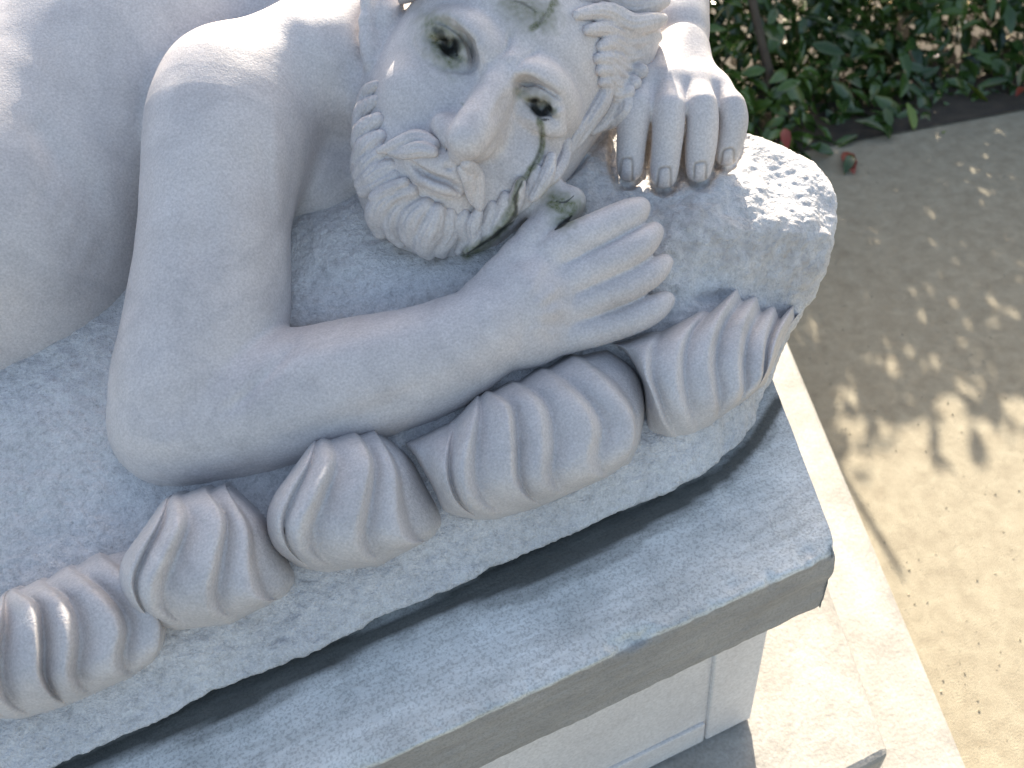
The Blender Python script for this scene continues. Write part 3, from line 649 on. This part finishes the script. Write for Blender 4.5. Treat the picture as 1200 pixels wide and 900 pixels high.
# cap: front band sculpted as a grid so that the arris can be chipped and worn
def cap():
    n = 1000; L = 1.75; s = np.linspace(0, L, n)
    prof = [(.50, 0), (.38, 0), (.30, 0)] + [(d, 0) for d in np.linspace(.26, .008, 60)] + [(.005, 0), (.0025, 0), (.0008, -.0004), (0, -.0016), (0, -.004), (0, -.007)] + [(0, -z) for z in np.linspace(.010, CT - .004, 22)] + [(.002, -CT), (.05, -CT), (.2, -CT)]
    pr = np.array(prof); Vs = []
    sh = dR / (dR @ nB); kx = (sh @ dF)
    for d, z in pr:
        p = corner[None] - dF * s[:, None] + nB * d + dF * (kx * d) * np.exp(-s[:, None] / .08) ; p[:, 2] = z; Vs.append(p)
    G = np.array(Vs); m, n_ = G.shape[:2]; Pn = G.reshape(-1, 3).copy()
    d = np.repeat(pr[:, 0], n_); z = np.repeat(pr[:, 1], n_)
    edge = np.exp(-((d + np.abs(z)) / .010) ** 2)
    q = Pn * [1, 1, .6]
    ch = np.clip(fbm(q, .09, 4, 41) - .3, 0, 1) ** .6 * .011 + np.clip(fbm(q, .016, 3, 44) - .1, 0, 1) * .0035
    Pn[:, 2] -= ch * edge; Pn += (nB * (ch * edge * .9)[:, None])
    al = (Pn - corner) @ dF; ac = (Pn - corner) @ nB
    str_ = np.stack([al * .10, ac, Pn[:, 2]], 1)
    Pn[:, 2] += np.where(z > -.002, fbm(str_, .05, 4, 51) * .0005 + fbm(Pn, .012, 3, 53) * .0005, 0)
    Pn -= nB * np.where(z < -.002, fbm(str_ * [1, .3, 1], .03, 4, 57) * .0016 + fbm(Pn, .01, 2, 58) * .0006, 0)[:, None]
    Fq = np.array([(a * n_ + b, a * n_ + b + 1, (a + 1) * n_ + b + 1, (a + 1) * n_ + b) for a in range(m - 1) for b in range(n_ - 1)])[:, ::1]
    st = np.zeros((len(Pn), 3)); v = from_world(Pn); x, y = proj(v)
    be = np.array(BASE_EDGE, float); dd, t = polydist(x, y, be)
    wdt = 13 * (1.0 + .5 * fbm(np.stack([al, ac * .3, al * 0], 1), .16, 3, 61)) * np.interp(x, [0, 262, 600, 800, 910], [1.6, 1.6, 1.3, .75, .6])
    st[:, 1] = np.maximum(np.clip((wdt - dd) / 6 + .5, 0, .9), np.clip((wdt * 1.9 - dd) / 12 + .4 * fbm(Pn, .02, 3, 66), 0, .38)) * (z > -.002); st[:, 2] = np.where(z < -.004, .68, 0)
    return Pn, Fq, st
V, Fq, st = cap()
nrm = vnormals(V.astype(float), Fq)
if nrm[:, 2].mean() < 0: Fq = Fq[:, ::-1]
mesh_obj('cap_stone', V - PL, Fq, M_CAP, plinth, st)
# right end face of the cap and body
def strip(name, a, b, z0, z1, m, off=0):
    nn = 120; k = 16; s = np.linspace(0, 1, nn); zs = np.linspace(z1, z0, k); out = np.array([dR[1], -dR[0], 0])
    Pn = np.array([[a * (1 - t) + b * t + out * off for t in s] for _ in zs]); Pn[..., 2] = zs[:, None]; Pn = Pn.reshape(-1, 3)
    Pn += out * (fbm(Pn, .03, 4, 57) * .002)[:, None]
    Fq = np.array([(i * nn + j, i * nn + j + 1, (i + 1) * nn + j + 1, (i + 1) * nn + j) for i in range(k - 1) for j in range(nn - 1)])
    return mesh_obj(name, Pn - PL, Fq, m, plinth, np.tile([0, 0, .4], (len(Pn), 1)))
strip('cap_end', corner - dF * .002, corner + dR * .6, -CT, -.003, M_CAP)
ZS = -0.36
bp = inset(.028)
prism('plinth_body', bp, ZS, -CT - .002, M_BODY, plinth, PL)
# raised border frame on the front face
f0 = np.array([*bp[1], 0]) - nB * .004; TH = .008
def board(name, s0, s1, z0, z1):
    a, b = f0 - dF * s0, f0 - dF * s1
    prism(name, [tuple(a[:2]), tuple((a + nB * TH)[:2]), tuple((b + nB * TH)[:2]), tuple(b[:2])][::-1], z0, z1, M_BODY, plinth, PL, .0025)
board('panel_border', 0.0, .058, ZS + .002, -CT - .004)
board('panel_border', .060, 1.6, ZS + .002, ZS + .05)
prism('plinth_step', inset(-.07), ZS - .10, ZS - .004, M_STEP, plinth, PL, .008)
prism('plinth_step', inset(-.15), ZS - .24, ZS - .105, M_STEP, plinth, PL, .008)

# ------------------------------------------------------------------ ground and hedge
ZG = ZS - .24
g = mesh_obj('ground', [(-60, -60, ZG), (60, -60, ZG), (60, 60, ZG), (-60, 60, ZG)], [[0, 1, 2, 3]], M_GROUND, None, None, False); g['kind'] = 'structure'
hc = on_plane(960, 290, ZG)
bed = mesh_obj('planting_bed', [(hc[0] - 1.6, hc[1] + .34, ZG + .004), (hc[0] + 3.0, hc[1] + .42, ZG + .004), (hc[0] + 3.0, hc[1] + 2.2, ZG + .004), (hc[0] - 1.6, hc[1] + 2.2, ZG + .004)], [[0, 1, 2, 3]], plain('dark_soil', (.03, .024, .018), (.07, .055, .04), 30, .9, .8), None, None, False); bed['kind'] = 'structure'
hedge = empty('flowering_hedge', (hc[0], hc[1] + .25, ZG), 'dark green glossy leaved hedge with scattered red leaf tips behind the statue', 'hedge')
HP = np.array(hedge.location)
def leaf_mesh(l, wd, bend, seed):
    r = random.Random(seed); pts = []; rowsn = 3
    for i in range(rowsn + 1):
        t = i / rowsn; hw = wd * math.sin(math.pi * min(1, t * .93 + .05)) ** .8 * .5; y = l * t; z = -bend * t * t * l
        pts += [(-hw, y, z + hw * .45), (0, y, z), (hw, y, z + hw * .45)]
    Fc = [(3 * i + j, 3 * i + j + 1, 3 * i + j + 4, 3 * i + j + 3) for i in range(rowsn) for j in (0, 1)]
    return np.array(pts), np.array(Fc)
KIND = [leaf_mesh(.085, .036, .2, 1), leaf_mesh(.07, .032, .45, 2), leaf_mesh(.10, .038, .1, 3)]
from mathutils import Euler
def leaf_place(n, front):
    L = []
    while len(L) < n:
        x = random.uniform(-1.3, 2.6); zz = random.uniform(0.0, .85); y0 = 0.10 * math.sin(x * 3.1) + .12 * math.sin(x * 1.3 + zz * 4) + 1.1 * zz
        y = y0 + (random.uniform(-.10, .04) if front else abs(random.gauss(0, .22)))
        L.append((x, y, zz, Euler((random.uniform(-.9, .6) - .2, random.uniform(-.8, .8), random.uniform(-1.9, 1.9) + math.pi)), random.choice(range(3)), random.uniform(.45, .95)))
    return L
Vs, Fs, o = [], [], 0
for x, y, z, e, k, s in leaf_place(22000, False):
    R = np.array(e.to_matrix()); v = (KIND[k][0] * s) @ R.T + [x, y, z]; Vs.append(v); Fs.append(KIND[k][1] + o); o += len(v)
fo = mesh_obj('foliage', np.vstack(Vs), np.vstack(Fs), M_LEAF, hedge); fo['kind'] = 'stuff'
lm = {}
for k in range(3):
    for mi, mm in enumerate((M_LEAF, M_LEAF2, M_BUD)):
        me = bpy.data.meshes.new('leaf'); me.from_pydata(KIND[k][0].tolist(), [], KIND[k][1].tolist()); me.materials.append(mm)
        me.polygons.foreach_set('use_smooth', np.ones(len(me.polygons), bool)); lm[k, mi] = me
for i, (x, y, z, e, k, s) in enumerate(leaf_place(300, True)):
    mi = random.choices((0, 1, 2), (6, 2.4, 3.6))[0]
    ob = bpy.data.objects.new('leaf' if mi < 2 else 'red_leaf', lm[k, mi]); S.collection.objects.link(ob); ob.parent = hedge
    s *= 1.15; ob.location = (x, y - .04, z); ob.rotation_euler = e; ob.scale = (s * (1 if mi < 2 else .95),) * 3
# grit on the path
Vs, Fs, o = [], [], 0; tet = np.array([(1, 0, -.5), (-.5, .87, -.5), (-.5, -.87, -.5), (0, 0, .7), (.4, .5, .3)]); tf = np.array([(0, 1, 4), (1, 2, 3), (2, 0, 3), (0, 4, 3), (1, 3, 4)])
for i in range(11000):
    r_ = .0008 + .0018 * random.random() ** 4; a_ = random.uniform(0, 6.28); R = np.array(Euler((random.uniform(0, 3), random.uniform(0, 3), a_)).to_matrix())
    Vs.append((tet * r_ * [1, random.uniform(.6, 1), .7]) @ R.T + [random.uniform(.2, 2.2), random.uniform(-.2, 2.4), ZG + r_ * .3]); Fs.append(tf + o); o += 5
gr = mesh_obj('gravel', np.vstack(Vs), np.vstack(Fs), plain('grit', (.28, .245, .18), (.42, .38, .30), 60, .8), None, None, False)
gr['kind'] = 'stuff'; gr['label'] = 'fine pale grit scattered over the cream path'; gr['category'] = 'gravel'
# dark woody core with stems
for i in range(14):
    x = -1.5 + i * .3 + random.uniform(-.1, .1); q = [Vector((x, .25 + random.uniform(0, .8), 0))]
    for j in range(6): q.append(q[-1] + Vector((random.uniform(-.07, .07), random.uniform(-.01, .08), .13)))
    Vt, Ft = [], []
    for j, c_ in enumerate(q):
        for a in range(6): Vt.append((c_.x + .014 * (1 - j * .1) * math.cos(a * 1.047), c_.y + .014 * (1 - j * .1) * math.sin(a * 1.047), c_.z))
    for j in range(len(q) - 1):
        for a in range(6): Ft.append((j * 6 + a, j * 6 + (a + 1) % 6, j * 6 + 6 + (a + 1) % 6, j * 6 + 6 + a))
    mesh_obj('stem', Vt, Ft, M_TWIG, hedge)
